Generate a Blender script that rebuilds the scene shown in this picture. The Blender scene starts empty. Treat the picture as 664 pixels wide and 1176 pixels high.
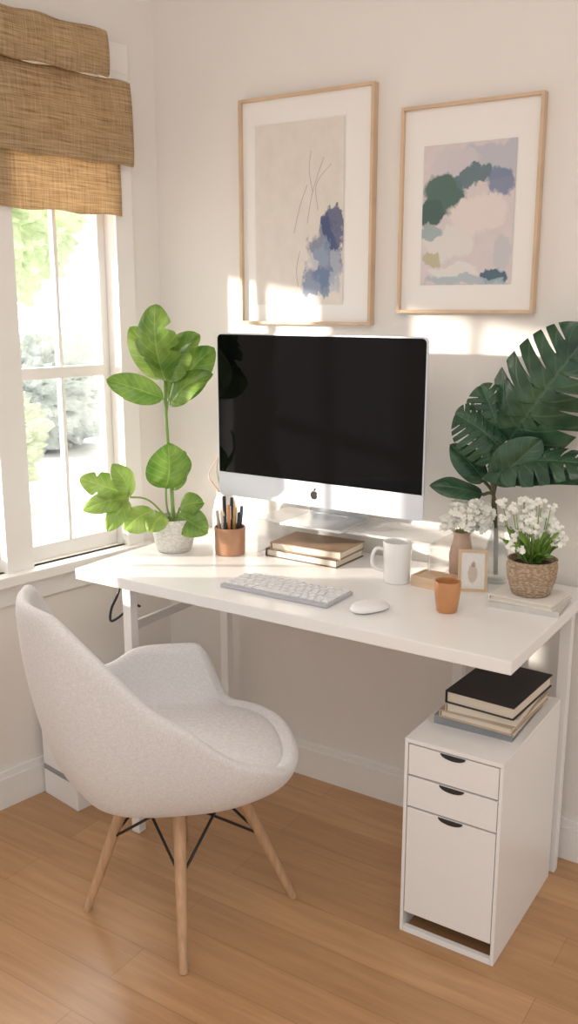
import bpy, bmesh, math, random
from mathutils import Vector, Matrix, noise
random.seed(4)
R=math.radians
COL=bpy.context.scene.collection

# ------------------------------------------------------------ materials
def newmat(name):
    m=bpy.data.materials.new(name); m.use_nodes=True
    nt=m.node_tree; b=nt.nodes['Principled BSDF']
    return m,nt,b
def mat(name,col,rough=.5,metal=0,bump=0,bscale=200,var=0,vscale=8,trans=0,spec=None,coat=0,stretch=None,sheen=0):
    m,nt,b=newmat(name); N=nt.nodes; L=nt.links
    b.inputs['Base Color'].default_value=(*col,1); b.inputs['Roughness'].default_value=rough
    b.inputs['Metallic'].default_value=metal
    if spec is not None: b.inputs['Specular IOR Level'].default_value=spec
    if coat: b.inputs['Coat Weight'].default_value=coat
    if sheen: b.inputs['Sheen Weight'].default_value=sheen
    if trans: b.inputs['Transmission Weight'].default_value=trans
    tc=N.new('ShaderNodeTexCoord'); mp=N.new('ShaderNodeMapping')
    L.new(tc.outputs['Object'],mp.inputs[0])
    if stretch: mp.inputs['Scale'].default_value=stretch
    if var:
        n=N.new('ShaderNodeTexNoise'); n.inputs['Scale'].default_value=vscale; n.inputs['Detail'].default_value=5
        L.new(mp.outputs[0],n.inputs['Vector'])
        cr=N.new('ShaderNodeValToRGB')
        cr.color_ramp.elements[0].position=.3; cr.color_ramp.elements[1].position=.7
        cr.color_ramp.elements[0].color=(*[max(0,c*(1-var)) for c in col],1)
        cr.color_ramp.elements[1].color=(*[min(1,c*(1+var)) for c in col],1)
        L.new(n.outputs['Fac'],cr.inputs[0]); L.new(cr.outputs[0],b.inputs['Base Color'])
    if bump:
        n=N.new('ShaderNodeTexNoise'); n.inputs['Scale'].default_value=bscale
        L.new(mp.outputs[0],n.inputs['Vector'])
        bp=N.new('ShaderNodeBump'); bp.inputs['Strength'].default_value=bump; bp.inputs['Distance'].default_value=.002
        L.new(n.outputs['Fac'],bp.inputs['Height']); L.new(bp.outputs[0],b.inputs['Normal'])
    return m
def clearmat(name,col,transp,rough=.08):
    m,nt,b=newmat(name); b.inputs['Base Color'].default_value=(*col,1); b.inputs['Roughness'].default_value=rough
    t=nt.nodes.new('ShaderNodeBsdfTransparent'); t.inputs[0].default_value=(.98,.98,.98,1)
    mx=nt.nodes.new('ShaderNodeMixShader'); mx.inputs[0].default_value=transp
    nt.links.new(b.outputs[0],mx.inputs[1]); nt.links.new(t.outputs[0],mx.inputs[2]); nt.links.new(mx.outputs[0],nt.nodes['Material Output'].inputs[0])
    return m

M={}
M['wall']=mat('wall_paint',(.82,.79,.755),.9,bump=.12,bscale=350)
M['trimw']=mat('trim_paint',(.86,.845,.825),.45)
M['white']=mat('white_lacquer',(.88,.875,.87),.28)
M['desk']=mat('desk_lacquer',(.90,.895,.89),.2)
M['oakleg']=mat('beech_wood',(.54,.34,.20),.45,var=.15,vscale=14,stretch=(6,6,.6))
M['frame']=mat('frame_wood',(.64,.47,.32),.5,var=.10,vscale=10)
M['mat']=mat('mat_board',(.86,.84,.815),.8)
M['black']=mat('black_metal',(.02,.02,.02),.4,metal=.3)
M['alu']=mat('brushed_aluminium',(.74,.75,.77),.34,metal=.75)
M['chin']=mat('silver_panel',(.76,.80,.86),.4,metal=.15)
M['screen']=mat('screen_glass',(.002,.002,.003),.05,spec=.22)
M['ceramic']=mat('white_ceramic',(.86,.85,.83),.25,coat=.3)
M['copper']=mat('copper_wood',(.48,.25,.14),.3,var=.15,vscale=20)
M['orange']=mat('amber_ceramic',(.54,.25,.10),.35,var=.12,vscale=15)
M['soil']=mat('soil',(.05,.03,.02),.95,bump=.8,bscale=80)
M['stem']=mat('plant_stem',(.24,.38,.10),.5)
M['stemdark']=mat('dark_stem',(.09,.085,.04),.55)
M['key']=mat('key_plastic',(.84,.84,.86),.5)
M['keybase']=mat('keyboard_aluminium',(.52,.53,.57),.4,metal=.3)
M['pages']=mat('paper_pages',(.76,.69,.58),.85,bump=.3,bscale=500,stretch=(1,1,20))
M['petal']=mat('white_petals',(.90,.90,.84),.7)
M['wood']=mat('light_wood',(.68,.50,.34),.5,var=.12,vscale=12,stretch=(1,8,8))
M['clear']=clearmat('clear_glass',(.75,.78,.76),.74,.05)
M['acrylic']=clearmat('frosted_acrylic',(.95,.95,.95),.62,.12)
M['grey']=mat('grey_plastic',(.30,.30,.31),.45)
M['dark']=mat('shadow_gap',(.03,.03,.03),.8)

def fabric_mat():
    m,nt,b=newmat('chair_fabric'); N=nt.nodes; L=nt.links
    tc=N.new('ShaderNodeTexCoord')
    def nz(st,s):
        mp=N.new('ShaderNodeMapping'); mp.inputs['Scale'].default_value=st; L.new(tc.outputs['Object'],mp.inputs[0])
        n=N.new('ShaderNodeTexNoise'); n.inputs['Scale'].default_value=s; n.inputs['Detail'].default_value=2; L.new(mp.outputs[0],n.inputs['Vector']); return n
    a=nz((1,1,6),110); c=nz((5,5,1),110)
    mx=N.new('ShaderNodeMath'); mx.operation='ADD'; L.new(a.outputs['Fac'],mx.inputs[0]); L.new(c.outputs['Fac'],mx.inputs[1])
    cr=N.new('ShaderNodeValToRGB'); cr.color_ramp.elements[0].position=.35; cr.color_ramp.elements[1].position=.65
    hf=N.new('ShaderNodeMath'); hf.operation='MULTIPLY'; hf.inputs[1].default_value=.5; L.new(mx.outputs[0],hf.inputs[0])
    cr.color_ramp.elements[0].color=(.66,.65,.66,1); cr.color_ramp.elements[1].color=(.81,.80,.805,1)
    L.new(hf.outputs[0],cr.inputs[0]); L.new(cr.outputs[0],b.inputs['Base Color'])
    bp=N.new('ShaderNodeBump'); bp.inputs['Strength'].default_value=.4; bp.inputs['Distance'].default_value=.0012
    L.new(hf.outputs[0],bp.inputs['Height']); L.new(bp.outputs[0],b.inputs['Normal'])
    b.inputs['Roughness'].default_value=.95; b.inputs['Sheen Weight'].default_value=.15; b.inputs['Specular IOR Level'].default_value=.2
    return m
M['fabric']=fabric_mat()

def leafmat(name,c1,c2,trl=.25,vein=.22,rough=.3):
    m,nt,b=newmat(name); N=nt.nodes; L=nt.links
    uv=N.new('ShaderNodeUVMap'); sp=N.new('ShaderNodeSeparateXYZ'); L.new(uv.outputs[0],sp.inputs[0])
    a=N.new('ShaderNodeMath'); a.operation='SUBTRACT'; a.inputs[1].default_value=.5; L.new(sp.outputs[0],a.inputs[0])
    ab=N.new('ShaderNodeMath'); ab.operation='ABSOLUTE'; L.new(a.outputs[0],ab.inputs[0])
    mu=N.new('ShaderNodeMath'); mu.operation='MULTIPLY_ADD'; mu.inputs[1].default_value=-.45; L.new(ab.outputs[0],mu.inputs[0]); L.new(sp.outputs[1],mu.inputs[2])
    fr=N.new('ShaderNodeMath'); fr.operation='MULTIPLY'; fr.inputs[1].default_value=8*6.283; L.new(mu.outputs[0],fr.inputs[0])
    si=N.new('ShaderNodeMath'); si.operation='COSINE'; L.new(fr.outputs[0],si.inputs[0])
    mr=N.new('ShaderNodeMapRange'); mr.inputs[1].default_value=.85; mr.inputs[2].default_value=1; mr.inputs[4].default_value=.5; L.new(si.outputs[0],mr.inputs[0])
    mid=N.new('ShaderNodeMapRange'); mid.inputs[1].default_value=.03; mid.inputs[2].default_value=.0; L.new(ab.outputs[0],mid.inputs[0])
    mx=N.new('ShaderNodeMath'); mx.operation='MAXIMUM'; L.new(mr.outputs[0],mx.inputs[0]); L.new(mid.outputs[0],mx.inputs[1])
    sc=N.new('ShaderNodeMath'); sc.operation='MULTIPLY'; sc.inputs[1].default_value=vein; L.new(mx.outputs[0],sc.inputs[0])
    nz=N.new('ShaderNodeTexNoise'); nz.inputs['Scale'].default_value=16
    tc=N.new('ShaderNodeTexCoord'); L.new(tc.outputs['Object'],nz.inputs['Vector'])
    ad=N.new('ShaderNodeMath'); ad.operation='MULTIPLY_ADD'; ad.inputs[1].default_value=.85; L.new(nz.outputs['Fac'],ad.inputs[0]); L.new(sc.outputs[0],ad.inputs[2])
    cr=N.new('ShaderNodeValToRGB'); cr.color_ramp.elements[0].position=.25; cr.color_ramp.elements[1].position=.72
    cr.color_ramp.elements[0].color=(*c1,1); cr.color_ramp.elements[1].color=(*c2,1)
    L.new(ad.outputs[0],cr.inputs[0]); L.new(cr.outputs[0],b.inputs['Base Color'])
    b.inputs['Roughness'].default_value=rough
    bp=N.new('ShaderNodeBump'); bp.inputs['Strength'].default_value=.35; bp.inputs['Distance'].default_value=.002; bp.invert=True
    L.new(mx.outputs[0],bp.inputs['Height']); L.new(bp.outputs[0],b.inputs['Normal'])
    tr=N.new('ShaderNodeBsdfTranslucent'); L.new(cr.outputs[0],tr.inputs[0])
    mix=N.new('ShaderNodeMixShader'); mix.inputs[0].default_value=trl
    L.new(b.outputs[0],mix.inputs[1]); L.new(tr.outputs[0],mix.inputs[2])
    L.new(mix.outputs[0],N['Material Output'].inputs[0])
    return m
M['leaf']=leafmat('glossy_leaf',(.07,.19,.02),(.33,.50,.10),.28,.25,.25)
M['leafpale']=leafmat('pale_glossy_leaf',(.16,.30,.04),(.45,.60,.16),.32,.25,.25)
M['leafdark']=leafmat('dark_leaf',(.012,.048,.024),(.065,.145,.075),.08,.3,.24)

def floor_mat():
    m,nt,b=newmat('oak_planks'); N=nt.nodes; L=nt.links
    tc=N.new('ShaderNodeTexCoord')
    br=N.new('ShaderNodeTexBrick'); br.offset=.37
    br.inputs['Scale'].default_value=1; br.inputs['Brick Width'].default_value=1.3; br.inputs['Row Height'].default_value=.115
    br.inputs['Mortar Size'].default_value=.001; br.inputs['Mortar Smooth'].default_value=.4
    br.inputs['Color1'].default_value=(.46,.265,.13,1); br.inputs['Color2'].default_value=(.54,.32,.163,1); br.inputs['Mortar'].default_value=(.34,.19,.09,1)
    L.new(tc.outputs['Object'],br.inputs['Vector'])
    mp=N.new('ShaderNodeMapping'); mp.inputs['Scale'].default_value=(1.2,16,1); L.new(tc.outputs['Object'],mp.inputs[0])
    n=N.new('ShaderNodeTexNoise'); n.inputs['Scale'].default_value=2.5; n.inputs['Detail'].default_value=8; n.inputs['Roughness'].default_value=.62; n.inputs['Distortion'].default_value=.6
    L.new(mp.outputs[0],n.inputs['Vector'])
    cr=N.new('ShaderNodeValToRGB'); cr.color_ramp.elements[0].position=.3; cr.color_ramp.elements[1].position=.7
    cr.color_ramp.elements[0].color=(.84,.80,.76,1); cr.color_ramp.elements[1].color=(1.08,1.08,1.08,1)
    L.new(n.outputs['Fac'],cr.inputs[0])
    mx=N.new('ShaderNodeMix'); mx.data_type='RGBA'; mx.blend_type='MULTIPLY'; mx.inputs[0].default_value=1
    L.new(br.outputs['Color'],mx.inputs[6]); L.new(cr.outputs[0],mx.inputs[7]); L.new(mx.outputs[2],b.inputs['Base Color'])
    b.inputs['Roughness'].default_value=.28
    return m
M['floor']=floor_mat()

def woven_mat():
    m,nt,b=newmat('woven_grass'); N=nt.nodes; L=nt.links
    tc=N.new('ShaderNodeTexCoord')
    def nz(scale,st):
        mp=N.new('ShaderNodeMapping'); mp.inputs['Scale'].default_value=st; L.new(tc.outputs['Object'],mp.inputs[0])
        n=N.new('ShaderNodeTexNoise'); n.inputs['Scale'].default_value=scale; n.inputs['Detail'].default_value=4; L.new(mp.outputs[0],n.inputs['Vector']); return n
    a=nz(12,(1,1,30)); c=nz(16,(22,1,1))
    mx=N.new('ShaderNodeMath'); mx.operation='MULTIPLY_ADD'; mx.inputs[1].default_value=.45; L.new(c.outputs['Fac'],mx.inputs[0])
    m2=N.new('ShaderNodeMath'); m2.operation='MULTIPLY'; m2.inputs[1].default_value=.75; L.new(a.outputs['Fac'],m2.inputs[0]); L.new(m2.outputs[0],mx.inputs[2])
    cr=N.new('ShaderNodeValToRGB'); cr.color_ramp.elements[0].position=.42; cr.color_ramp.elements[1].position=.78
    cr.color_ramp.elements[0].color=(.44,.29,.15,1); cr.color_ramp.elements[1].color=(.84,.67,.43,1)
    L.new(mx.outputs[0],cr.inputs[0]); L.new(cr.outputs[0],b.inputs['Base Color']); b.inputs['Roughness'].default_value=.85
    bp=N.new('ShaderNodeBump'); bp.inputs['Strength'].default_value=.6; bp.inputs['Distance'].default_value=.002
    L.new(mx.outputs[0],bp.inputs['Height']); L.new(bp.outputs[0],b.inputs['Normal'])
    tr=N.new('ShaderNodeBsdfTranslucent'); L.new(cr.outputs[0],tr.inputs[0])
    mix=N.new('ShaderNodeMixShader'); mix.inputs[0].default_value=.45
    L.new(b.outputs[0],mix.inputs[1]); L.new(tr.outputs[0],mix.inputs[2])
    tp=N.new('ShaderNodeBsdfTransparent'); mx3=N.new('ShaderNodeMixShader')
    gr=N.new('ShaderNodeMapRange'); gr.inputs[1].default_value=.5; gr.inputs[2].default_value=.4; gr.inputs[3].default_value=.03; gr.inputs[4].default_value=.25
    L.new(mx.outputs[0],gr.inputs[0]); L.new(gr.outputs[0],mx3.inputs[0]); L.new(mix.outputs[0],mx3.inputs[1]); L.new(tp.outputs[0],mx3.inputs[2])
    L.new(mx3.outputs[0],N['Material Output'].inputs[0])
    return m
M['woven']=woven_mat()

def wicker_mat(name,c1,c2,sc):
    m,nt,b=newmat(name); N=nt.nodes; L=nt.links
    tc=N.new('ShaderNodeTexCoord')
    v=N.new('ShaderNodeTexVoronoi'); v.inputs['Scale'].default_value=sc; mp=N.new('ShaderNodeMapping'); mp.inputs['Scale'].default_value=(1,1,2.2)
    L.new(tc.outputs['Object'],mp.inputs[0]); L.new(mp.outputs[0],v.inputs['Vector'])
    cr=N.new('ShaderNodeValToRGB'); cr.color_ramp.elements[0].color=(*c2,1); cr.color_ramp.elements[1].color=(*c1,1); cr.color_ramp.elements[1].position=.7
    L.new(v.outputs['Distance'],cr.inputs[0]); L.new(cr.outputs[0],b.inputs['Base Color']); b.inputs['Roughness'].default_value=.8
    bp=N.new('ShaderNodeBump'); bp.inputs['Strength'].default_value=.9; bp.inputs['Distance'].default_value=.003; bp.invert=True
    L.new(v.outputs['Distance'],bp.inputs['Height']); L.new(bp.outputs[0],b.inputs['Normal'])
    return m
M['potwhite']=wicker_mat('textured_ceramic',(.66,.63,.58),(.88,.86,.82),90)
M['wicker']=wicker_mat('wicker_weave',(.32,.22,.14),(.62,.49,.36),110)

def painting(name,bg,blobs,distort=.12,scale=4):
    m,nt,b=newmat(name); N=nt.nodes; L=nt.links
    uv=N.new('ShaderNodeUVMap')
    n=N.new('ShaderNodeTexNoise'); n.inputs['Scale'].default_value=scale; n.inputs['Detail'].default_value=7; n.inputs['Roughness'].default_value=.65
    L.new(uv.outputs[0],n.inputs['Vector'])
    s=N.new('ShaderNodeVectorMath'); s.operation='SUBTRACT'; s.inputs[1].default_value=(.5,.5,.5); L.new(n.outputs['Color'],s.inputs[0])
    k=N.new('ShaderNodeVectorMath'); k.operation='SCALE'; k.inputs['Scale'].default_value=distort*3; L.new(s.outputs[0],k.inputs[0])
    a=N.new('ShaderNodeVectorMath'); a.operation='ADD'; L.new(uv.outputs[0],a.inputs[0]); L.new(k.outputs[0],a.inputs[1])
    n2=N.new('ShaderNodeTexNoise'); n2.inputs['Scale'].default_value=9; n2.inputs['Detail'].default_value=6; L.new(uv.outputs[0],n2.inputs['Vector'])
    cr=N.new('ShaderNodeValToRGB'); cr.color_ramp.elements[0].position=.3; cr.color_ramp.elements[1].position=.7
    cr.color_ramp.elements[0].color=(*[c*.93 for c in bg],1); cr.color_ramp.elements[1].color=(*bg,1)
    L.new(n2.outputs['Fac'],cr.inputs[0]); cur=cr.outputs[0]
    for cx,cy,rx,ry,col,op in blobs:
        d=N.new('ShaderNodeVectorMath'); d.operation='SUBTRACT'; d.inputs[1].default_value=(cx,cy,0); L.new(a.outputs[0],d.inputs[0])
        q=N.new('ShaderNodeVectorMath'); q.operation='MULTIPLY'; q.inputs[1].default_value=(1/rx,1/ry,0); L.new(d.outputs[0],q.inputs[0])
        ln=N.new('ShaderNodeVectorMath'); ln.operation='LENGTH'; L.new(q.outputs[0],ln.inputs[0])
        mr=N.new('ShaderNodeMapRange'); mr.inputs[1].default_value=1.05; mr.inputs[2].default_value=.88; mr.inputs[3].default_value=0; mr.inputs[4].default_value=op
        L.new(ln.outputs['Value'],mr.inputs[0])
        mx=N.new('ShaderNodeMix'); mx.data_type='RGBA'; L.new(mr.outputs[0],mx.inputs[0]); L.new(cur,mx.inputs[6]); mx.inputs[7].default_value=(*col,1)
        cur=mx.outputs[2]
    L.new(cur,b.inputs['Base Color']); b.inputs['Roughness'].default_value=.8
    return m

# ------------------------------------------------------------ mesh helpers
def obj(name,me,parent=None,material=None,loc=(0,0,0),rot=(0,0,0),smooth=False):
    o=bpy.data.objects.new(name,me); COL.objects.link(o)
    if parent: o.parent=parent
    o.location=loc; o.rotation_euler=rot
    if material: me.materials.append(material)
    if smooth:
        for p in me.polygons: p.use_smooth=True
    return o
def thing(name,label,cat,loc=(0,0,0),rz=0,group=None,rot=None):
    e=bpy.data.objects.new(name,None); e.empty_display_size=.05; COL.objects.link(e)
    e.location=loc; e.rotation_euler=rot if rot else (0,0,rz); e['label']=label; e['category']=cat
    if group: e['group']=group
    return e
def tag(o,label,cat,group=None):
    o['label']=label; o['category']=cat
    if group: o['group']=group
    return o
def bm_box(bm,lo,hi,bev=0):
    r=bmesh.ops.create_cube(bm,size=1)
    vs=r['verts']
    for v in vs:
        v.co=Vector([lo[i]+(v.co[i]+.5)*(hi[i]-lo[i]) for i in range(3)])
    if bev:
        es=list({e for v in vs for e in v.link_edges})
        bmesh.ops.bevel(bm,geom=es,offset=bev,segments=2,profile=.7,affect='EDGES')
def boxes(name,lst,parent=None,material=None,bev=0,loc=(0,0,0),rot=(0,0,0)):
    bm=bmesh.new()
    for lo,hi in lst: bm_box(bm,lo,hi,bev)
    me=bpy.data.meshes.new(name); bm.to_mesh(me); bm.free()
    return obj(name,me,parent,material,loc,rot)
def lathe(name,prof,seg=40,parent=None,material=None,loc=(0,0,0),rot=(0,0,0)):
    bm=bmesh.new(); rings=[]
    for r,z in prof:
        if r<1e-6: rings.append([bm.verts.new((0,0,z))])
        else: rings.append([bm.verts.new((r*math.cos(2*math.pi*i/seg),r*math.sin(2*math.pi*i/seg),z)) for i in range(seg)])
    for a,b in zip(rings,rings[1:]):
        for i in range(seg):
            j=(i+1)%seg
            if len(a)==1 and len(b)==1: continue
            if len(a)==1: bm.faces.new((a[0],b[j],b[i]))
            elif len(b)==1: bm.faces.new((a[i],a[j],b[0]))
            else: bm.faces.new((a[i],a[j],b[j],b[i]))
    bmesh.ops.recalc_face_normals(bm,faces=bm.faces)
    me=bpy.data.meshes.new(name); bm.to_mesh(me); bm.free()
    o=obj(name,me,parent,material,loc,rot,smooth=True)
    try: me.set_sharp_from_angle(angle=R(40))
    except Exception: pass
    return o
def add_tube(bm,pts,rad,seg=10,cap=True):
    pts=[Vector(p) for p in pts]; n=len(pts)
    if not isinstance(rad,(list,tuple)): rad=[rad]*n
    rings=[]; prev=None
    for i,p in enumerate(pts):
        t=(pts[min(i+1,n-1)]-pts[max(i-1,0)]).normalized()
        if prev is None:
            up=Vector((0,0,1)) if abs(t.z)<.9 else Vector((1,0,0)); x=t.cross(up).normalized()
        else: x=(prev-t*prev.dot(t)).normalized()
        prev=x; y=t.cross(x)
        rr_=rad[min(i,len(rad)-1)]
        rings.append([bm.verts.new(p+rr_*(x*math.cos(2*math.pi*k/seg)+y*math.sin(2*math.pi*k/seg))) for k in range(seg)])
    for a,b in zip(rings,rings[1:]):
        for k in range(seg):
            j=(k+1)%seg; bm.faces.new((a[k],a[j],b[j],b[k]))
    if cap: bm.faces.new(rings[0]); bm.faces.new(rings[-1][::-1])
def spline(pts,n=8):
    pts=[Vector(p) for p in pts]; out=[]
    for i in range(len(pts)-1):
        p0=pts[max(i-1,0)];p1=pts[i];p2=pts[i+1];p3=pts[min(i+2,len(pts)-1)]
        for k in range(n):
            t=k/n
            out.append(.5*((2*p1)+(p2-p0)*t+(2*p0-5*p1+4*p2-p3)*t*t+(3*p1-p0-3*p2+p3)*t**3))
    out.append(pts[-1]); return out
def tubes(name,lst,parent=None,material=None,seg=10,loc=(0,0,0),rot=(0,0,0)):
    bm=bmesh.new()
    for pts,rad in lst: add_tube(bm,pts,rad,seg)
    bmesh.ops.recalc_face_normals(bm,faces=bm.faces)
    me=bpy.data.meshes.new(name); bm.to_mesh(me); bm.free()
    o=obj(name,me,parent,material,loc,rot,smooth=True)
    try: me.set_sharp_from_angle(angle=R(50))
    except Exception: pass
    return o
def poly_prism(name,pts,y0,y1,parent,material,loc=(0,0,0)):
    bm=bmesh.new()
    f=[bm.verts.new((x,y0,z)) for x,z in pts]; b=[bm.verts.new((x,y1,z)) for x,z in pts]
    bm.faces.new(f); bm.faces.new(b[::-1]); n=len(pts)
    for i in range(n): bm.faces.new((f[i],b[i],b[(i+1)%n],f[(i+1)%n]))
    bmesh.ops.recalc_face_normals(bm,faces=bm.faces)
    me=bpy.data.meshes.new(name); bm.to_mesh(me); bm.free()
    return obj(name,me,parent,material,loc)

# ------------------------------------------------------------ room
WY=2.28; C0=Vector((-1.965,WY,0)); DZ=.77
def struct(o): o['kind']='structure'; return o
struct(boxes('floor',[((-2.5,-2.2,-.05),(2.2,2.42,0))],None,M['floor']))
struct(boxes('wall_back',[((-2.15,WY,0),(2.2,WY+.12,2.75))],None,M['wall']))
struct(boxes('ceiling',[((-2.6,-.6,2.75),(2.2,2.42,2.82))],None,M['trimw']))
WR=(0,0,R(-99))
TH=-.09
W1=(.176,.523); W2=(.61,.98); WZ=(.715,2.12)
struct(boxes('wall_left',[((-.1,TH,0),(4.2,0,WZ[0])),((-.1,TH,WZ[1]),(4.2,0,2.75)),
  ((-.1,TH,WZ[0]),(W1[0],0,WZ[1])),((W1[1],TH,WZ[0]),(W2[0],0,WZ[1])),((W2[1],TH,WZ[0]),(4.2,0,WZ[1]))],None,M['wall'],loc=C0,rot=WR))
struct(boxes('baseboard_back',[((-1.965,WY-.014,0),(2.2,WY,.095)),((-1.965,WY-.009,.095),(2.2,WY,.115))],None,M['trimw'],bev=.002))
struct(boxes('baseboard_left',[((0,0,0),(4.2,.014,.095)),((0,0,.095),(4.2,.009,.115))],None,M['trimw'],bev=.002,loc=C0,rot=WR))
struct(boxes('trim_1',[((.112,0,.69),(W1[0],.014,2.2)),((W1[1],0,.69),(W2[0],.014,2.2)),((W2[1],0,.69),(1.05,.014,2.2)),((.112,0,2.12),(1.05,.016,2.2))],None,M['trimw'],bev=.002,loc=C0,rot=WR))
struct(boxes('trim_2',[((.09,-.02,.685),(1.08,.045,.715)),((.112,0,.62),(1.05,.013,.685))],None,M['trimw'],bev=.003,loc=C0,rot=WR))
# unseen panel added outside to lower the sunlight's upper edge indoors
struct(boxes('sun_block_panel',[((-3.10,-1.2,1.76),(-3.04,1.85,2.75))],None,M['trimw']))
glass,gnt,gb=newmat('window_glass')
tb=gnt.nodes.new('ShaderNodeBsdfTransparent'); gl=gnt.nodes.new('ShaderNodeBsdfGlossy'); gl.inputs['Roughness'].default_value=.03
gm=gnt.nodes.new('ShaderNodeMixShader'); gm.inputs[0].default_value=.04
gnt.links.new(tb.outputs[0],gm.inputs[1]); gnt.links.new(gl.outputs[0],gm.inputs[2]); gnt.links.new(gm.outputs[0],gnt.nodes['Material Output'].inputs[0])
for i,(a,b) in enumerate((W1,W2)):
    mid=(a+b)/2; y0,y1=-.075,-.045; f=.026
    L=[((a,y0,WZ[0]),(a+f,y1,WZ[1])),((b-f,y0,WZ[0]),(b,y1,WZ[1])),((a+f,y0,WZ[0]),(b-f,y1,WZ[0]+.045)),((a+f,y0,WZ[1]-f),(b-f,y1,WZ[1])),
       ((a+f,y0,1.255),(b-f,y1+.012,1.288)),((mid-.006,y0+.005,WZ[0]+.045),(mid+.006,y1-.003,1.255)),((mid-.006,y0+.005,1.288),(mid+.006,y1-.003,WZ[1]-f))]
    w=struct(boxes(f'window_{i+1}',L,None,M['trimw'],bev=.0015,loc=C0,rot=WR))
    g=boxes('glass_pane',[((a+.01,-.062,WZ[0]+.01),(b-.01,-.060,WZ[1]-.01))],w,glass)

# woven shade
sh=thing('woven_shade','tan woven grass roman shade in stacked folds over the window','window shade',C0,R(-99))
def shade_panel(name,s0,s1,prof,lbl=None):
    bm=bmesh.new(); n=60; P=spline([(0,y,z) for y,z in prof],6)
    grid=[]
    for i in range(n+1):
        s=s0+(s1-s0)*i/n
        grid.append([bm.verts.new((s,p.y+.002*math.sin(i*.9+p.z*9),p.z+.003*math.sin(i*.55))) for p in P])
    for i in range(n):
        for j in range(len(P)-1): bm.faces.new((grid[i][j],grid[i+1][j],grid[i+1][j+1],grid[i][j+1]))
    me=bpy.data.meshes.new(name); bm.to_mesh(me); bm.free()
    o=obj(name,me,sh,M['woven'],smooth=True)
    md=o.modifiers.new('t','SOLIDIFY'); md.thickness=.004
    return o
shade_panel('lower_panel',.162,1.12,[(.024,1.722),(.026,1.80),(.024,1.95),(.022,2.09)])
shade_panel('middle_fold',.130,1.12,[(.036,1.90),(.044,1.868),(.050,1.873),(.052,1.94),(.048,2.03),(.040,2.09)])
shade_panel('upper_fold',.225,1.12,[(.060,2.12),(.066,2.092),(.072,2.098),(.074,2.14),(.070,2.18),(.060,2.205),(.02,2.21)])

# ------------------------------------------------------------ outside
def bush(name,loc,r,col1,seed,label=None,cat=None,parent=None):
    bm=bmesh.new(); bmesh.ops.create_icosphere(bm,subdivisions=6,radius=1)
    for v in bm.verts:
        d=noise.noise(v.co*2.0+Vector((seed,0,0)))*.3+noise.noise(v.co*6+Vector((seed,3,0)))*.22+noise.noise(v.co*17+Vector((seed,3,9)))*.14
        v.co=Vector((v.co.x*r[0],v.co.y*r[1],v.co.z*r[2]))*(1+d)
    me=bpy.data.meshes.new(name); bm.to_mesh(me); bm.free()
    m=mat(name+'_foliage',col1,.9,var=.18,vscale=9)  # foliage colour paled to imitate the glare and haze outdoors
    o=obj(name,me,parent,m,loc)
    if label: tag(o,label,cat)
    return o
bush('shrub',(-6.3,4.75,.35),(.62,.62,.50),(.68,.75,.58),1,'pale sunlit green shrub growing outside the window','shrub')
bush('shrub',(-4.75,5.6,.20),(.45,.45,.40),(.78,.70,.60),7,'tan shrub paled for glare growing outside the window','shrub')
bush('shrub',(-8.6,7.4,.4),(.9,.9,.7),(.66,.71,.70),12,'pale grey-green shrub growing outside the window','shrub')
tr=thing('garden_tree','leafy sunlit garden tree standing outside the window','tree',(-11.2,8.9,-.2))
bush('tree_crown',(0,0,3.2),(1.6,1.6,1.5),(.62,.72,.50),4,parent=tr)
tubes('tree_trunk',[([(0,0,0),(.05,0,1),(0,.05,2.2)],[.12,.10,.08])],tr,mat('bark',(.55,.48,.41),.9,bump=1,bscale=20))
tr=thing('garden_tree','pale yellow-green garden tree standing outside the window','tree',(-6.7,8.6,-.2))
bush('tree_crown',(0,0,2.7),(.95,.95,1.15),(.72,.76,.54),9,parent=tr)
tubes('tree_trunk',[([(0,0,0),(.05,0,1),(0,.05,1.8)],[.10,.08,.06])],tr,bpy.data.materials['bark'])
struct(boxes('ground',[((-18,-4,-.25),(-2.6,14,-.2))],None,mat('pale_paving',(.76,.76,.76),.9,var=.1)))

# ------------------------------------------------------------ pictures
def picture(label,x0,x1,z0,z1,artbox,artmat,extra=None):
    cx=(x0+x1)/2; p=thing('framed_picture',label,'picture',(cx,WY,z0)); w=x1-x0; h=z1-z0; f=.0085
    boxes('picture_frame',[((-w/2,-.026,0),(-w/2+f,-.001,h)),((w/2-f,-.026,0),(w/2,-.001,h)),((-w/2+f,-.026,0),(w/2-f,-.001,f)),((-w/2+f,-.026,h-f),(w/2-f,-.001,h))],p,M['frame'],bev=.001)
    boxes('mat_board',[((-w/2+f,-.015,f),(w/2-f,-.003,h-f))],p,M['mat'])
    a,b,c,d=artbox
    X0=-w/2+a*w; X1=-w/2+b*w; Z0=h*(1-d); Z1=h*(1-c)
    bm=bmesh.new(); vs=[bm.verts.new(v) for v in ((X0,-.0165,Z0),(X1,-.0165,Z0),(X1,-.0165,Z1),(X0,-.0165,Z1))]
    fc=bm.faces.new(vs); uvl=bm.loops.layers.uv.new('UVMap')
    for l,u in zip(fc.loops,((0,0),(1,0),(1,1),(0,1))): l[uvl].uv=u
    me=bpy.data.meshes.new('art_print'); bm.to_mesh(me); bm.free()
    obj('art_print',me,p,artmat)
    return p,(X0,X1,Z0,Z1)
artL=painting('beige_blue_art',(.77,.72,.665),[(.80,.27,.19,.20,(.12,.17,.30),.78),(.90,.42,.13,.11,(.05,.08,.20),.85),(.78,.30,.08,.10,(.30,.38,.52),.7),(.74,.12,.18,.09,(.14,.22,.38),.75),(.66,.24,.06,.07,(.62,.63,.64),.8),(.92,.2,.05,.14,(.45,.50,.58),.7)],.13,6)
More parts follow.
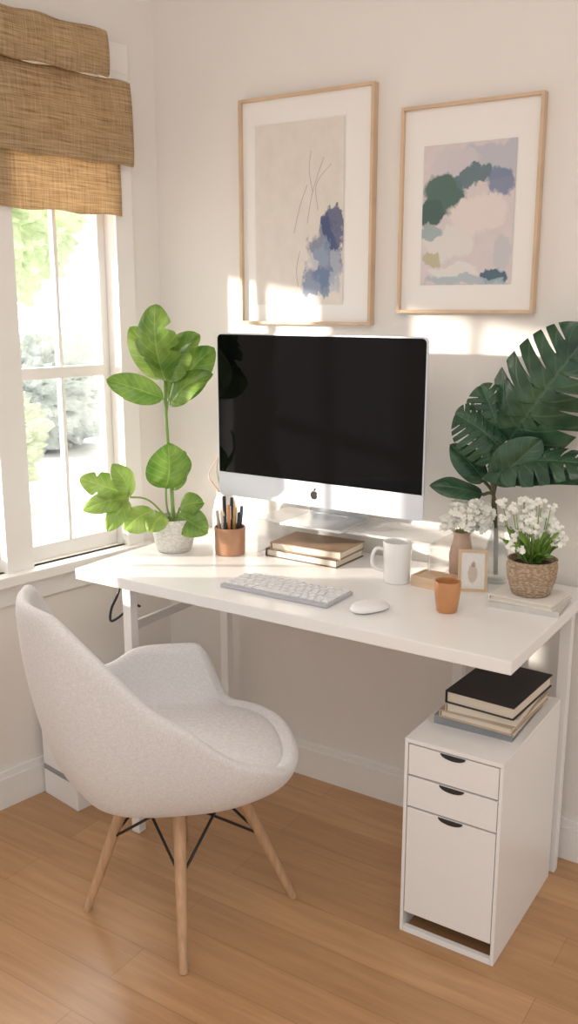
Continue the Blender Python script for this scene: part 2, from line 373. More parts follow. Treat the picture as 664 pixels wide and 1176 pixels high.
p,(X0,X1,Z0,Z1)=picture('thin wood framed print with blue brush marks on beige',-1.636,-1.202,1.412,2.03,(.12,.79,.12,.91),artL)
W=X1-X0;H=Z1-Z0
def AT(u,v): return (X0+u*W,-.0168,Z0+v*H)
twl=[]
for pts in ([(.60,.45),(.66,.62),(.78,.80)],[(.66,.62),(.62,.74),(.64,.84)],[(.72,.52),(.70,.66),(.86,.76)],[(.45,.40),(.52,.55),(.60,.66)],[(.5,.1),(.48,.2),(.52,.30)]):
    twl.append((spline([AT(*q) for q in pts],6),.0006))
tubes('ink_twigs',twl,p,mat('ink_grey',(.40,.36,.33),.8),seg=5)
artR=painting('landscape_art',(.70,.63,.64),[(.75,.86,.5,.14,(.50,.51,.57),.9),(.35,.88,.25,.10,(.62,.58,.62),.9),(.25,.66,.24,.16,(.10,.17,.15),1),(.10,.54,.14,.10,(.08,.14,.13),1),(.55,.78,.20,.07,(.13,.20,.22),.95),(.85,.70,.16,.12,(.14,.20,.34),.8),(.60,.50,.34,.14,(.76,.68,.66),1),(.30,.30,.30,.12,(.72,.70,.68),1),(.10,.38,.12,.07,(.33,.42,.42),.9),(.12,.19,.10,.04,(.50,.47,.30),.9),(.35,.10,.3,.05,(.74,.72,.70),1),(.8,.08,.16,.06,(.10,.16,.22),1),(.5,.03,.5,.04,(.40,.50,.55),.8),(.9,.22,.1,.12,(.55,.56,.60),.8)],.10,3.5)
picture('thin wood framed abstract landscape in green, blue and pink',-1.123,-.752,1.446,1.956,(.17,.83,.19,.86),artR)

# ------------------------------------------------------------ desk
dk=thing('desk','white rectangular desk with slim square metal legs','desk',(-1.167,1.98,0))
ox,oy=-1.167,1.98
def dloc(x,y,z): return (x-ox,y-oy,z)
boxes('desk_top',[(dloc(-1.790,1.69,.740),dloc(-.565,2.262,DZ))],dk,M['desk'],bev=.003)
for (x,y) in ((-1.645,1.745),(-1.665,2.2),(-.88,2.2),(-.60,2.205)):
    boxes('leg',[(dloc(x-.014,y-.014,.0),dloc(x+.014,y+.014,.740))],dk,M['white'],bev=.002)
boxes('crossbar',[(dloc(-1.655,1.759,.60),dloc(-1.643,2.186,.625))],dk,M['alu'],bev=.002)
cb=thing('power_cable','black power cable looped below the desk','cable',(-1.70,1.78,.6))
tubes('cable_loop',[(spline([(0,.0,.138),(-.005,-.02,.09),(-.02,-.03,.05),(-.015,-.04,.02),(.005,-.03,.03),(.030,0,.06),(.030,.03,.05)]),.0035)],cb,M['black'],8)

# drawer unit
du=thing('drawer_cabinet','narrow white drawer cabinet standing below the desk','cabinet',(-.7115,1.765,0))
w=.1175; dp=.405; H=.502
boxes('body',[((-w,0,0),(-w+.008,dp,H-.0105)),((w-.008,0,0),(w,dp,H-.0105)),((-w,0,H-.010),(w,dp,H)),((-w+.0085,dp-.008,.03),(w-.0085,dp,H-.0105)),((-w+.0085,.02,.045),(w-.0085,dp-.01,.051)),((-w+.0085,0,0),(w-.0085,.014,.014)),((-w+.0085,dp-.016,0),(w-.0085,dp,.014))],du,M['white'],bev=.0008)
def dfront(name,z0,z1):
    d=boxes(name,[((-w+.010,.001,z0),(w-.010,.017,z1)),((-w+.014,.018,z0+.01),(w-.014,.3,z0+.016))],du,M['white'],bev=.0012)
    pts=[(-.03,z1-.0005),(.03,z1-.0005)]+[(.03*math.cos(a),z1-.0005-.012*math.sin(a)) for a in [math.pi*k/16 for k in range(1,16)]]
    h=poly_prism('handle',pts,-.0006,.004,d,M['dark']); h['label']='half-moon finger pull with its recess shade painted dark'  # flat dark piece stands in for the shade inside the cut-out
dfront('drawer',.414,.488); dfront('drawer',.334,.409); dfront('door',.054,.329)

# ------------------------------------------------------------ books
def book(label,size,loc,rz,col,group=None,pagecol=None,mark=None):
    b=thing('book',label,'book',loc,rz,group); l,wd,h=size
    c=mat('book_cover',col,.55,var=.06,vscale=30); t=.0025
    boxes('cover',[((-l/2,-wd/2,0),(l/2,wd/2,t)),((-l/2,-wd/2,h-t),(l/2,wd/2,h)),((-l/2,-wd/2,t),(l/2,-wd/2+t,h-t))] if mark!='side' else
      [((-l/2,-wd/2,0),(l/2,wd/2,t)),((-l/2,-wd/2,h-t),(l/2,wd/2,h)),((-l/2,-wd/2,t),(-l/2+t,wd/2,h-t))],b,c)
    boxes('pages',[((-l/2+.004,-wd/2+.004,t),(l/2-.004,wd/2-.004,h-t))],b,M['pages'])
    return b
G='books stacked on the drawer cabinet'
book('grey clothbound book lying flat on the drawer cabinet',(.190,.235,.022),(-.712,1.990,H),R(1),(.26,.27,.29),G)
book('tan book lying flat in the stack',(.178,.24,.018),(-.698,1.983,H+.022),R(-2),(.55,.42,.29),G,mark='side')
book('cream paged book lying flat in the stack',(.172,.235,.024),(-.692,1.98,H+.040),R(2),(.48,.40,.32),G,mark='side')
book('black covered book on top of the stack',(.168,.235,.030),(-.685,1.973,H+.064),R(-3),(.018,.018,.02),G,mark='side')
# riser
rs=boxes('monitor_riser',[((-1.47,2.095,.866),(-.93,2.262,.873)),((-1.47,2.095,DZ),(-1.464,2.262,.866)),((-.936,2.095,DZ),(-.93,2.262,.866))],None,M['acrylic'])
tag(rs,'low clear acrylic monitor riser standing on the desk','monitor riser')
G2='books below the monitor riser'
book('dark brown book with pale pages below the monitor riser',(.235,.15,.022),(-1.310,2.150,DZ),R(-1),(.13,.085,.06),G2,mark='side')
book('tan brown book lying flat below the monitor riser',(.225,.145,.022),(-1.300,2.150,DZ+.022),R(2),(.34,.23,.15),G2,mark='side')
book('pale grey magazine under the wicker plant pot',(.165,.13,.014),(-.652,2.06,DZ),R(4),(.60,.58,.55),'books under the plant pot')
book('white paged book under the wicker plant pot',(.155,.125,.013),(-.656,2.064,DZ+.014),R(-3),(.78,.76,.72),'books under the plant pot',mark='side')

# ------------------------------------------------------------ computer
RT=.873
pc=thing('desktop_computer','slim silver all-in-one desktop computer with black screen','computer',(-1.270,2.13,RT))
pw=.645; pb=.058; pt=.518; py=-.05
def rr(wd,z0,z1,r=.014,n=6):
    out=[]
    for cx,cz,a0 in ((wd/2-r,z1-r,0),(-wd/2+r,z1-r,90),(-wd/2+r,z0+r,180),(wd/2-r,z0+r,270)):
        for k in range(n+1):
            a=R(a0+90*k/n); out.append((cx+r*math.cos(a),cz+r*math.sin(a)))
    return out
def bulged(name,wd,z0,z1,y0,parent,m):
    bm=bmesh.new(); loops=[]
    cz=(z0+z1)/2
    for sc,dy in ((1,0),(1,.006),(.985,.012),(.85,.022),(.55,.036),(.25,.042)):
        loops.append([bm.verts.new((x*sc,y0+dy,cz+(z-cz)*sc)) for x,z in rr(wd,z0,z1)])
    n=len(loops[0]); bm.faces.new(loops[0]); bm.faces.new(loops[-1][::-1])
    for a,b in zip(loops,loops[1:]):
        for i in range(n): bm.faces.new((a[i],b[i],b[(i+1)%n],a[(i+1)%n]))
    bmesh.ops.recalc_face_normals(bm,faces=bm.faces)
    me=bpy.data.meshes.new(name); bm.to_mesh(me); bm.free(); return obj(name,me,parent,m)
bulged('case',pw,pb,pt,py,pc,M['chin'])
pts=[(x,max(z,pb+.068)) for x,z in rr(pw-.008,pb+.05,pt-.004,.012) ]
q=[p for p in pts if p[1]>pb+.0681]; q=[(pw/2-.004,pb+.068)]+q+[(-pw/2+.004,pb+.068)]
poly_prism('screen',q,py-.0018,py+.001,pc,M['screen'])
ap=[]
for k in range(90):
    a=2*math.pi*k/90; dg=math.degrees(a)
    r=1-.16*math.exp(-((dg-90)/16)**2)-.10*math.exp(-((dg-270)/14)**2)
    x=r*math.cos(a)*.95; z=r*math.sin(a)*.98
    if z<0: x*=1+.12*z*1
    dx,dz=x-1.18,z-.12; dd=math.hypot(dx,dz)
    if dd<.48: x=1.18+dx/dd*.48; z=.12+dz/dd*.48
    ap.append((x*.0115,z*.0125+pb+.032))
em=poly_prism('emblem',ap,py-.0008,py+.001,pc,M['black'])
em['label']='small black bitten apple emblem'
lf=[]
for k in range(16):
    a=2*math.pi*k/16; u=.0058*math.cos(a); v=.0024*math.sin(a)*(1-abs(math.cos(a))*.4)
    c,s=math.cos(R(55)),math.sin(R(55)); lf.append((.002+u*c-v*s,pb+.032+.0158+u*s+v*c))
poly_prism('emblem',lf,py-.0008,py+.001,pc,M['black'])
bm=bmesh.new(); sw=.095
prof=[(-.075,0),(.0,0),(.075,0),(.085,.003),(.088,.012),(.07,.06),(.045,.14),(.03,.2)]
P=spline([(0,y,z) for y,z in prof],5)
g=[]
for p_ in P:
    g.append([bm.verts.new((x,p_.y,p_.z+.0035)) for x in (-sw,-sw/3,sw/3,sw)])
for a,b in zip(g,g[1:]):
    for i in range(3): bm.faces.new((a[i],a[i+1],b[i+1],b[i]))
me=bpy.data.meshes.new('stand'); bm.to_mesh(me); bm.free()
st=obj('stand',me,pc,M['alu'],smooth=True); md=st.modifiers.new('s','SOLIDIFY'); md.thickness=.006; md.offset=0

# keyboard
kb=thing('keyboard','slim white wireless keyboard lying on the desk','keyboard',(-1.200,1.832,DZ))
boxes('keyboard_base',[((-.157,-.0635,.0005),(.157,.0635,.009))],kb,M['keybase'],bev=.003)
rows=[[1]*14,[1]*13+[1.5],[1.5]+[1]*12+[1],[1.8]+[1]*11+[1.8],[2.3]+[1]*10+[2.3],[1,1,1,1.25,5.4,1.25,1,1,1,1]]
hk=[.0125,.0175,.0175,.0175,.0175,.0175]; yy=.0600
kcache={}
for rw,hh in zip(rows,hk):
    tot=sum(rw); u=(.306)/tot; x=-.153; y1=yy; y0=yy-hh
    for k in rw:
        kw=round(k*u-.003,4); kh=round(hh-.003,4)
        if (kw,kh) not in kcache:
            bm=bmesh.new(); bm_box(bm,(-kw/2,-kh/2,0),(kw/2,kh/2,.0035),.0008)
            me=bpy.data.meshes.new('key'); bm.to_mesh(me); bm.free(); me.materials.append(M['key']); kcache[(kw,kh)]=me
        o=bpy.data.objects.new('key',kcache[(kw,kh)]); COL.objects.link(o); o.parent=kb; o.location=(x+k*u/2,(y0+y1)/2,.0088)
        x+=k*u
    yy-=hh+.0022
# mouse
ms=thing('computer_mouse','smooth white computer mouse lying on the desk','mouse',(-.952,1.812,DZ),R(-28))
bm=bmesh.new(); bmesh.ops.create_uvsphere(bm,u_segments=32,v_segments=16,radius=1)
for v in bm.verts:
    x,y,z=v.co; ex=math.copysign(abs(x)**.8,x); ey=math.copysign(abs(y)**.85,y)
    v.co=(ex*.029,ey*.051,.008+ (z*.019*(1-.15*y) if z>0 else z*.0075))
me=bpy.data.meshes.new('mouse_shell'); bm.to_mesh(me); bm.free(); obj('mouse_shell',me,ms,M['white'],smooth=True)

# ------------------------------------------------------------ cups
def cup(name,label,cat,loc,r0,r1,h,m,handle=None,group=None):
    c=thing(name,label,cat,loc); t=.004
    lathe('cup_body',[(0,0),(r0-.003,0),(r0,.003),(r1-.001,h*.6),(r1,h-.002),(r1-.0015,h),(r1-t,h-.002),(r1-t-.001,h*.5),(r0-t-.001,.008),(0,.006)],48,c,m)
    if handle:
        a=handle
        ptsx=[(-(r1*.97),0,h*.80),(-(r1+.018),0,h*.82),(-(r1+.028),0,h*.6),(-(r1+.022),0,h*.36),(-(r0*1.0),0,h*.28)]
        tubes('handle',[(spline(ptsx,6),.0042)],c,m,10,rot=(0,0,a))
    return c
cup('mug','glossy white ceramic mug standing on the desk','mug',(-1.003,2.055,DZ),.034,.037,.108,M['ceramic'],handle=R(33))
pcup=(-1.53,2.045)
cup('pen_cup','copper toned cup filled with pens and pencils','pen holder',(*pcup,DZ),.043,.045,.080,M['copper'])
cup('small_cup','small amber brown cup standing on the desk','cup',(-.800,1.908,DZ),.024,.031,.075,M['orange'])
cols=[(.03,.03,.04),(.06,.10,.20),(.62,.36,.18),(.02,.02,.02),(.65,.55,.42),(.62,.60,.58),(.55,.22,.10),(.03,.03,.03),(.10,.12,.14),(.60,.40,.16)]
for i,c in enumerate(cols):
    if i<7: a=i*2*math.pi/7; rr0=.0235; tl=.24
    else: a=i*2*math.pi/3; rr0=.0095; tl=.09
    base=Vector((pcup[0]+rr0*math.cos(a),pcup[1]+rr0*math.sin(a),DZ+.010))
    d=Vector((math.cos(a)*tl*.4+.05*math.sin(i*3),math.sin(a)*tl*.4,1)).normalized(); L_=.115+.012*((i*5)%4)
    q=d.to_track_quat('Z','Y').to_euler()
    nm=('pencil' if i%3==2 else 'pen')
    e=thing(nm,('wooden pencil' if nm=='pencil' else 'slim pen')+' standing in the copper toned cup',nm,base,rot=q,group='pens in the copper cup')
    bmx=mat('barrel_'+str(i),c,.35)
    if nm=='pencil':
        lathe('barrel',[(0,0),(.0036,.001),(.0036,L_*.88)],8,e,bmx)
        lathe('tip',[(.0036,L_*.88),(.0010,L_*.98),(0,L_)],8,e,mat('pencil_wood',(.70,.50,.32),.6))
    else:
        lathe('barrel',[(0,0),(.0042,.001),(.0042,L_*.6),(.0050,L_*.61),(.0050,L_*.97),(.004,L_),(0,L_)],14,e,bmx)
        boxes('clip',[((.0050,-.0012,L_*.70),(.0068,.0012,L_*.98))],e,M['alu'])
jar=thing('twig_vase','small pale vase holding dried pink twigs','vase',(-1.635,2.165,DZ),R(33))
lathe('vase_body',[(0,0),(.036,0),(.040,.01),(.040,.08),(.032,.12),(.024,.14),(.027,.150),(.024,.15),(.022,.14),(.030,.12),(.037,.08),(.037,.012),(0,.008)],40,jar,M['ceramic'])
tw=[]
for a in ((-.04,.20,.27),(.0,.26,.33),(.045,.24,.33),(.02,.20,.28),(-.02,.22,.30)):
    tw.append((spline([(0,0,.015),(a[0]*.3,0,.13),(a[0]*1.2,0,a[1]),(a[0]*.4+.01,0,a[2])]),[.0026]*16+[.0016]*16))
tubes('dried_twigs',tw,jar,mat('dried_twig',(.62,.42,.34),.7),6)
wb=thing('wooden_tray','small light wood block tray lying on the desk','tray',(-.900,2.075,DZ),R(-6))
boxes('tray_body',[((-.055,-.035,0),(.055,.035,.006)),((-.055,-.035,.006),(.055,-.030,.028)),((-.055,.030,.006),(.055,.035,.028)),((-.055,-.030,.006),(-.050,.030,.028)),((.050,-.030,.006),(.055,.030,.028)),((-.050,-.030,.006),(.050,.030,.024))],wb,M['wood'])
tf=thing('photo_frame','small light wood photo frame leaning back on the desk','photo frame',(-.806,2.080,DZ+.0),rot=(R(-12),0,R(26)))
fw,fh=.072,.105
boxes('frame_border',[((-fw/2,0,0),(-fw/2+.007,.008,fh)),((fw/2-.007,0,0),(fw/2,.008,fh)),((-fw/2+.007,0,0),(fw/2-.007,.008,.007)),((-fw/2+.007,0,fh-.007),(fw/2-.007,.008,fh))],tf,M['frame'])
pm=painting('small_photo',(.84,.82,.78),[(.5,.42,.20,.26,(.55,.42,.33),.7),(.5,.68,.1,.1,(.30,.22,.17),.7)],.08,5)
bm=bmesh.new(); vs=[bm.verts.new(v) for v in ((-fw/2+.006,.003,.006),(fw/2-.006,.003,.006),(fw/2-.006,.003,fh-.006),(-fw/2+.006,.003,fh-.006))]
fc=bm.faces.new(vs); ul=bm.loops.layers.uv.new('UVMap')
for l,u in zip(fc.loops,((0,0),(1,0),(1,1),(0,1))): l[ul].uv=u
me=bpy.data.meshes.new('photo_print'); bm.to_mesh(me); bm.free(); obj('photo_print',me,tf,pm)

# ------------------------------------------------------------ plants
def leaf(parent,base,tip,width,m,kind='ovate',nrm=(0,-1,.45),arch=.10,fold=.18,droop=0):
    base=Vector(base); tip=Vector(tip); L_=(tip-base).length; Y=(tip-base).normalized(); n=Vector(nrm).normalized()
    X=Y.cross(n).normalized(); Z=X.cross(Y)
    NL=200 if kind=='monstera' else (60 if kind=='lobed' else 28); NW=8; bm=bmesh.new(); uvl=bm.loops.layers.uv.new('UVMap'); rows=[]
    for i in range(NL+1):
        t=i/NL
        if kind=='ovate': w=math.sin(math.pi*min(1,t**.85))**.62 if 0<t<1 else 0
        elif kind=='lobed': w=math.sin(math.pi*min(1,t**.85))**.55 if 0<t<1 else 0
        else: w=math.sin(math.pi*min(1,t**.66))**.55 if 0<t<1 else 0
        rowc=[]
        for j in range(-NW,NW+1):
            s=j/NW; nf=1
            if kind=='monstera':
                off=.03 if s>0 else -.02
                for c,dd,wd in ((.15,.5,.010),(.26,.66,.012),(.38,.76,.014),(.50,.78,.014),(.62,.74,.013),(.73,.66,.012),(.83,.55,.010)):
                    nf*=1-dd*math.exp(-(((t-c-off)/wd)**4))
            elif kind=='lobed':
                off=.05 if s>0 else -.05
                for c in (.38,.66): nf*=1-.42*math.exp(-(((t-c-off)/.035)**2))
            x=s*width/2*w*nf
            y=L_*t+(.40*abs(x) if kind=='monstera' else .08*abs(x))
            if kind=='monstera': y-=.16*L_*abs(s)*(1-t)**3*2*min(1,t*12)
            z=arch*L_*math.sin(math.pi*t)-droop*L_*t*t+fold*abs(x)-(1.4*x*x/max(width,.01) if kind=='monstera' else .9*x*x/max(width,.01))+.004*math.sin(t*9+s*2)*abs(s)
            rowc.append((bm.verts.new(base+X*x+Y*y+Z*z),(s*.5+.5,t)))
        rows.append(rowc)
    for a,b in zip(rows,rows[1:]):
        for j in range(2*NW):
            q=(a[j],a[j+1],b[j+1],b[j])
            f=bm.faces.new([v[0] for v in q]); f.smooth=True
            for l,v in zip(f.loops,q): l[uvl].uv=v[1]
    bmesh.ops.remove_doubles(bm,verts=bm.verts,dist=1e-6)
    me=bpy.data.meshes.new('leaf'); bm.to_mesh(me); bm.free()
    return obj('leaf',me,parent,m)

pl=thing('potted_plant','bright green broad-leaved plant in a textured white pot','plant',(-1.687,1.985,DZ),R(33))
lathe('pot',[(0,0),(.045,0),(.05,.004),(.060,.045),(.066,.092),(.066,.098),(.062,.1),(.059,.098),(.058,.085),(0,.084)],56,pl,M['potwhite'])
lathe('soil',[(0,.088),(.03,.089),(.0575,.086)],30,pl,M['soil'])
def A(u,v,c=0): return ((u-199)*.00248,c,(634-v)*.0024)
stems=[(spline([A(199,600),A(196,540,.01),A(194,480,0),A(193,425,0)],8),[.006]*12+[.0045]*13)]
LV=[((195,430),(188,343),48,'lobed',-.03,0),((197,430),(234,376),44,'lobed',-.01,0),((192,428),(157,368),38,'ovate',.0,1),((192,450),(130,427),30,'ovate',-.02,0),
    ((196,454),(249,392),44,'ovate',.02,0),((199,457),(249,420),32,'ovate',-.03,0),((192,556),(198,499),50,'ovate',-.04,0),
    ((150,566),(96,542),30,'lobed',-.03,1),((150,568),(100,578),24,'ovate',-.05,1),((150,566),(132,526),26,'ovate',-.02,1),((150,570),(128,602),22,'ovate',-.06,1),
    ((178,583),(146,602),36,'ovate',-.05,1),((205,588),(241,606),32,'ovate',-.04,0),((207,580),(236,572),26,'ovate',-.02,0),((190,585),(176,602),24,'ovate',-.07,1),((200,560),(214,512),26,'ovate',-.0,0)]
for (b,t,w_,k,c,pal) in LV:
    leaf(pl,A(*b,c*.6),A(*t,c*1.3-.01),w_*.0027,M['leafpale'] if pal else M['leaf'],k,nrm=(random.uniform(-.6,.6),-1,random.uniform(.3,.9)),arch=random.uniform(.1,.2),fold=random.uniform(.25,.45))
for b,c in (((192,450),-.01),((196,454),.01)):
    stems.append((spline([A(194,470),A(*b,c*.6)],4),.003))
for b,mid in (((192,556),(192,580)),((150,567),(172,572)),((178,583),(188,592)),((205,588),(202,595)),((207,580),(203,592)),((200,560),(199,580))):
    stems.append((spline([A(198,603),A(*mid,-.01),A(*b,-.02)],5),.0028))
tubes('stem',stems,pl,M['stem'],8)

mo=thing('monstera_plant','dark green split-leaf plant standing in a clear glass vase','plant',(-.79,2.195,DZ),R(33))
lathe('vase',[(0,0),(.028,0),(.032,.006),(.034,.05),(.026,.10),(.018,.13),(.020,.145),(.017,.145),(.015,.13),(.023,.10),(.030,.05),(.028,.01),(0,.008)],40,mo,M['clear'])
def B(u,v,c=0):
    a=(u-572)*.00218
    cc=c-(.66*a if a>0 else 0)
    return (a,cc,(664-v)*.0022)
MV=[((576,494),(644,372),112,'monstera',-.03,(-.15,-1,.45)),((566,504),(512,464),64,'monstera',-.05,(.3,-1,.5)),((556,540),(602,488),50,'ovate',-.06,(.2,-1,.4)),
    ((560,522),(664,514),54,'monstera',-.05,(0,-.8,.8)),((552,560),(489,549),30,'ovate',.0,(0,-.8,.8)),((552,543),(509,500),36,'ovate',-.02,(.2,-1,.4)),((568,500),(541,434),60,'monstera',-.02,(.2,-1,.2)),((560,535),(654,532),38,'ovate',-.03,(0,-.7,.9))]
sts=[]
for (b,t,w_,k,c,n) in MV:
    leaf(mo,B(*b,c),B(*t,c-.01),w_*.0022,M['leafdark'],k,nrm=n,arch=.09,fold=.3)
    sts.append((spline([B(570,600),B(564,560,-.01),B(*b,c)],7),.0042))
sts.append(([B(572,655),B(570,600)],.006))
tubes('stem',sts,mo,M['stemdark'],8)

def blossoms(name,parent,centers,n,size,rad):
    bm=bmesh.new()
    for _ in range(n):
        c=Vector(random.choice(centers)); d=Vector((random.gauss(0,1),random.gauss(0,1),random.gauss(0,1)))
        d=d.normalized()*random.uniform(.4,1)*rad; p_=c+d
        nn=(d+Vector((0,-.02,.02))).normalized(); x=nn.orthogonal().normalized(); y=nn.cross(x)
        s=size*random.uniform(.7,1.2); a0=random.random()*6
        for k in range(5):
            a=a0+k*2*math.pi/5; dr=x*math.cos(a)+y*math.sin(a); sd=x*-math.sin(a)+y*math.cos(a)
            v=[bm.verts.new(q) for q in (p_,p_+dr*s*.6+sd*s*.38+nn*s*.15,p_+dr*s+nn*s*.3,p_+dr*s*.6-sd*s*.38+nn*s*.15)]
            bm.faces.new(v)
    me=bpy.data.meshes.new(name); bm.to_mesh(me); bm.free()
    o=obj(name,me,parent,M['petal']); o['kind']='stuff'; return o
fv=thing('flower_vase','slender terracotta vase filled with small white flowers','vase',(-.872,2.160,DZ),R(33))
lathe('vase_body',[(0,0),(.024,0),(.030,.02),(.031,.07),(.024,.105),(.021,.120),(.025,.130),(.022,.13),(.018,.12),(.021,.105),(.027,.07),(.026,.02),(0,.01)],40,fv,mat('terracotta',(.58,.41,.31),.5,var=.1))
cs=[(-.03,-.02,.165),(.0,-.03,.19),(.035,-.03,.185),(-.042,-.02,.155),(.045,-.03,.165),(.0,-.045,.16),(.02,-.04,.205),(-.02,-.04,.20),(.035,-.045,.155),(.05,-.04,.19),(.01,-.055,.18)]
blossoms('blossoms',fv,cs,640,.0080,.022)
tubes('stem',[(spline([(0,0,.03),(c[0]*.3,c[1]*.3,.12),c],5),.0014) for c in cs],fv,M['stem'],6)
wp=thing('flowering_plant','white flowering plant in a brown wicker pot','plant',(-.655,2.066,DZ+.027),R(33))
lathe('pot',[(0,0),(.040,0),(.046,.004),(.057,.04),(.060,.070),(.057,.080),(.059,.086),(.054,.086),(.052,.072),(0,.07)],56,wp,M['wicker'])
lathe('soil',[(0,.074),(.05,.072)],30,wp,M['soil'])
cs=[]; st=[]
for i in range(42):
    a=random.uniform(0,6.28); r=random.uniform(.01,.090); c=(r*math.cos(a)-.005,r*math.sin(a)*.5-.01,random.uniform(.12,.25)-(r*.3))
    cs.append(c); st.append((spline([(c[0]*.2,c[1]*.2,.075),(c[0]*.6,c[1]*.6,.11),c],5),.0012))
blossoms('blossoms',wp,cs,380,.0070,.012)
tubes('stem',st,wp,M['stem'],6)
for i in range(22):
    a=random.uniform(0,6.28); r=.05+.03*random.random(); z=.10+.07*random.random()
    leaf(wp,(math.cos(a)*.012,math.sin(a)*.008,.078),(math.cos(a)*r,math.sin(a)*r*.6,z),.016,M['leaf'],'ovate',nrm=(0,-.5,1))

# ------------------------------------------------------------ storage box
sb=thing('storage_box','low white storage box standing on the floor against the wall','box',(-1.925,1.86,0),R(-9))
boxes('box_body',[((-.085,-.13,.0),(.085,.13,.26))],sb,M['white'],bev=.004)
boxes('box_lid',[((-.088,-.133,.264),(.088,.133,.31))],sb,M['white'],bev=.004)
boxes('label_strip',[((-.08,-.1325,.085),(.08,-.1301,.10))],sb,M['grey'])

# ------------------------------------------------------------ chair
CH=Vector((-1.325,1.490,0)); AL=R(44-90)
chx=thing('desk_chair','off-white fabric tub chair on splayed wooden legs','chair',CH,AL)
def sst(a,b,x):
    t=max(0,min(1,(x-a)/(b-a))); return t*t*(3-2*t)
def rimpos(th):
    dg=abs(math.degrees(th)); right=th<0
    sx=math.copysign(abs(math.sin(th))**.76,math.sin(th)); cy=math.copysign(abs(math.cos(th))**.76,math.cos(th))
    x=-sx*.262; y=cy*(.320 if cy>0 else .235)
    if right:
        z=.455+.050*sst(30,66,dg)+.355*sst(58,136,dg)
        z-=.010*sst(150,180,dg)
    else:
        z=.455+.152*sst(58,74,dg)-.030*sst(92,114,dg)+.268*sst(132,166,dg)
    z=min(z,.85)
    lean=max(0,(z-.62))/.25
    y-=.075*lean*sst(70,130,dg)
    x*=1-.24*lean*sst(100,150,dg)
    if not right: x*=1-.10*sst(95,130,dg)
    return Vector((x,y,z))
bm=bmesh.new(); NS=88; zb=.372; zs=.468
def ring(fn): return [bm.verts.new(fn(2*math.pi*i/NS-math.pi)) for i in range(NS)]
rings=[]
bm_c=bm.verts.new((0,.02,zb))
def gback(th): return sst(95,150,abs(math.degrees(th)))
for f_ in (.2,.40,.54):
    rings.append(ring(lambda th,f_=f_:(rimpos(th).x*f_,rimpos(th).y*f_*(1-.16*gback(th))+.01*(1-f_),zb+.004*f_)))
for k in (80,66,52,40,28,18,8,0):
    def fo(th,k=k):
        p_=rimpos(th); c,s=math.cos(R(k)),math.sin(R(k)); q_=.62-.12*gback(th); g=q_+(1-q_)*c
        return (p_.x*(.62+.38*c),p_.y*g,p_.z-(p_.z-zb-.002)*s**1.15)
    rings.append(ring(fo))
def f1(th):
    p_=rimpos(th); return (p_.x*.955,p_.y*.955,p_.z+.016)
rings.append(ring(f1))
for k in (0,10,22,35,50,65,82):
    def fi(th,k=k):
        p_=rimpos(th); c,s=math.cos(R(k)),math.sin(R(k)); g=.88*(.80-.10*gback(th)+(.20+.10*gback(th))*c)
        z=p_.z-(p_.z-zs)*s if p_.z>zs else p_.z+(zs-p_.z)*s
        return (p_.x*.88*(.80+.20*c),p_.y*g,z)
    rings.append(ring(fi))
for f_ in (.5,.3,.12):
    rings.append(ring(lambda th,f_=f_:(rimpos(th).x*f_,rimpos(th).y*f_+.01,zs+.008*(1-f_))))
top_c=bm.verts.new((0,.01,zs+.009))
for a,b in zip(rings,rings[1:]):
    for i in range(NS): bm.faces.new((a[i],a[(i+1)%NS],b[(i+1)%NS],b[i]))
for i in range(NS):
    bm.faces.new((bm_c,rings[0][(i+1)%NS],rings[0][i])); bm.faces.new((top_c,rings[-1][i],rings[-1][(i+1)%NS]))
bmesh.ops.recalc_face_normals(bm,faces=bm.faces)
me=bpy.data.meshes.new('seat_shell'); bm.to_mesh(me); bm.free()
o=obj('seat_shell',me,chx,M['fabric'],smooth=True); md=o.modifiers.new('s','SUBSURF'); md.levels=1; md.render_levels=2
inv=Matrix.Rotation(-AL,3,'Z')
def cl(p): return inv@(Vector(p)-CH)
tops=[(-1.400,1.482,.380),(-1.246,1.455,.380),(-1.2045,1.59,.380),(-1.382,1.61,.380)]
feet=[(-1.513,1.407,0),(-1.17,1.366,0),(-1.11,1.73,0),(-1.505,1.78,0)]
for t,f in zip(tops,feet):
    t_,f_=cl(t),cl(f); tubes('leg',[([f_,f_.lerp(t_,.1),t_],[.010,.011,.0165])],chx,M['oakleg'],16)
def at(i,z):
    f=Vector(feet[i]); t=Vector(tops[i]); return cl(f.lerp(t,z/.38))
br=[]
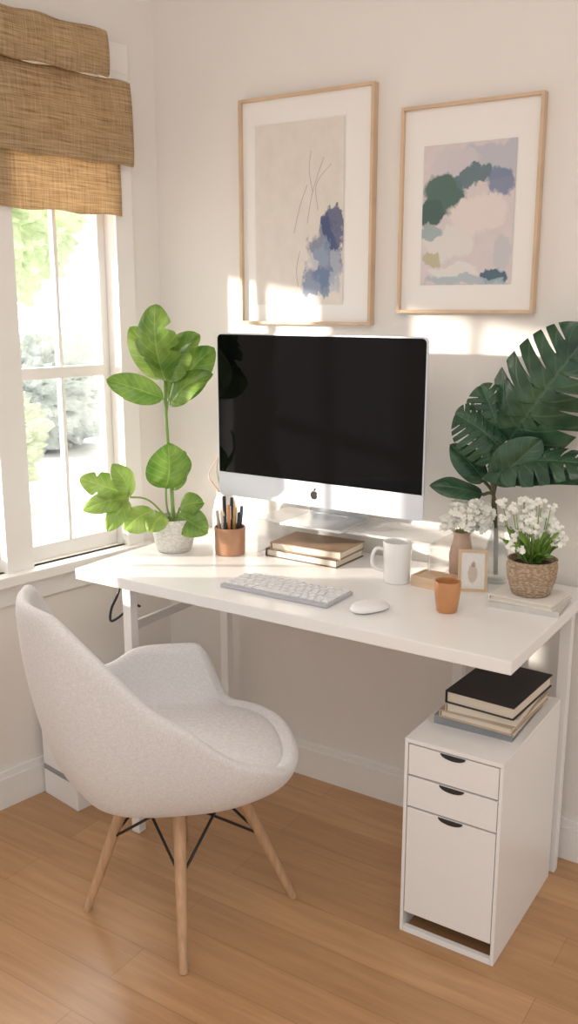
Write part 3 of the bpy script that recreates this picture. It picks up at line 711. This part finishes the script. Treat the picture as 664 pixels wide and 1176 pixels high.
for i in range(4):
    j=(i+1)%4
    br.append(([at(i,.20),at(j,.362)],.0035)); br.append(([at(j,.20),at(i,.362)],.0035))
tubes('wire_brace',br,chx,M['black'],8)
boxes('mount_plate',[((-.09,-.06,.360),(.09,.13,.374))],chx,M['black'],bev=.002)

# ------------------------------------------------------------ light
sun=bpy.data.lights.new('sun','SUN'); sun.energy=9.5; sun.angle=R(1.3); sun.color=(1,.90,.77)
so=bpy.data.objects.new('sun',sun); COL.objects.link(so); so.location=(-6,-3,3)
so.rotation_euler=Vector((1.6,1,-.25)).to_track_quat('-Z','Y').to_euler()
w=bpy.data.worlds.new('world'); bpy.context.scene.world=w; w.use_nodes=True; nt=w.node_tree; N=nt.nodes; L=nt.links
bg=N['Background']; tc=N.new('ShaderNodeTexCoord'); dt=N.new('ShaderNodeVectorMath'); dt.operation='DOT_PRODUCT'; dt.inputs[1].default_value=(-.80,.50,.2)
L.new(tc.outputs['Generated'],dt.inputs[0]); mr=N.new('ShaderNodeMapRange'); mr.inputs[1].default_value=.1; mr.inputs[2].default_value=.75; mr.inputs[3].default_value=.70; mr.inputs[4].default_value=5.8
L.new(dt.outputs['Value'],mr.inputs[0]); L.new(mr.outputs[0],bg.inputs['Strength']); bg.inputs['Color'].default_value=(1,.975,.945,1)
al=bpy.data.lights.new('fill_light','AREA'); al.shape='RECTANGLE'; al.size=2.2; al.size_y=1.6; al.energy=23; al.color=(1,.94,.88)  # area fill added to brighten the interior, not an actual lamp
ao=bpy.data.objects.new('fill_light',al); COL.objects.link(ao); ao.location=(-.3,.3,2.7); ao.rotation_euler=(R(15),0,0)
# ------------------------------------------------------------ camera
cam=bpy.data.cameras.new('camera'); cam.sensor_fit='VERTICAL'; cam.sensor_height=36; cam.lens=36*1053/1176; cam.clip_start=.02
co=bpy.data.objects.new('camera',cam); COL.objects.link(co); co.location=(0,0,1.47); co.rotation_euler=(R(90-12.8),0,R(33))
bpy.context.scene.camera=co
sc=bpy.context.scene
sc.view_settings.view_transform='Standard'; sc.view_settings.look='None'; sc.view_settings.exposure=.32
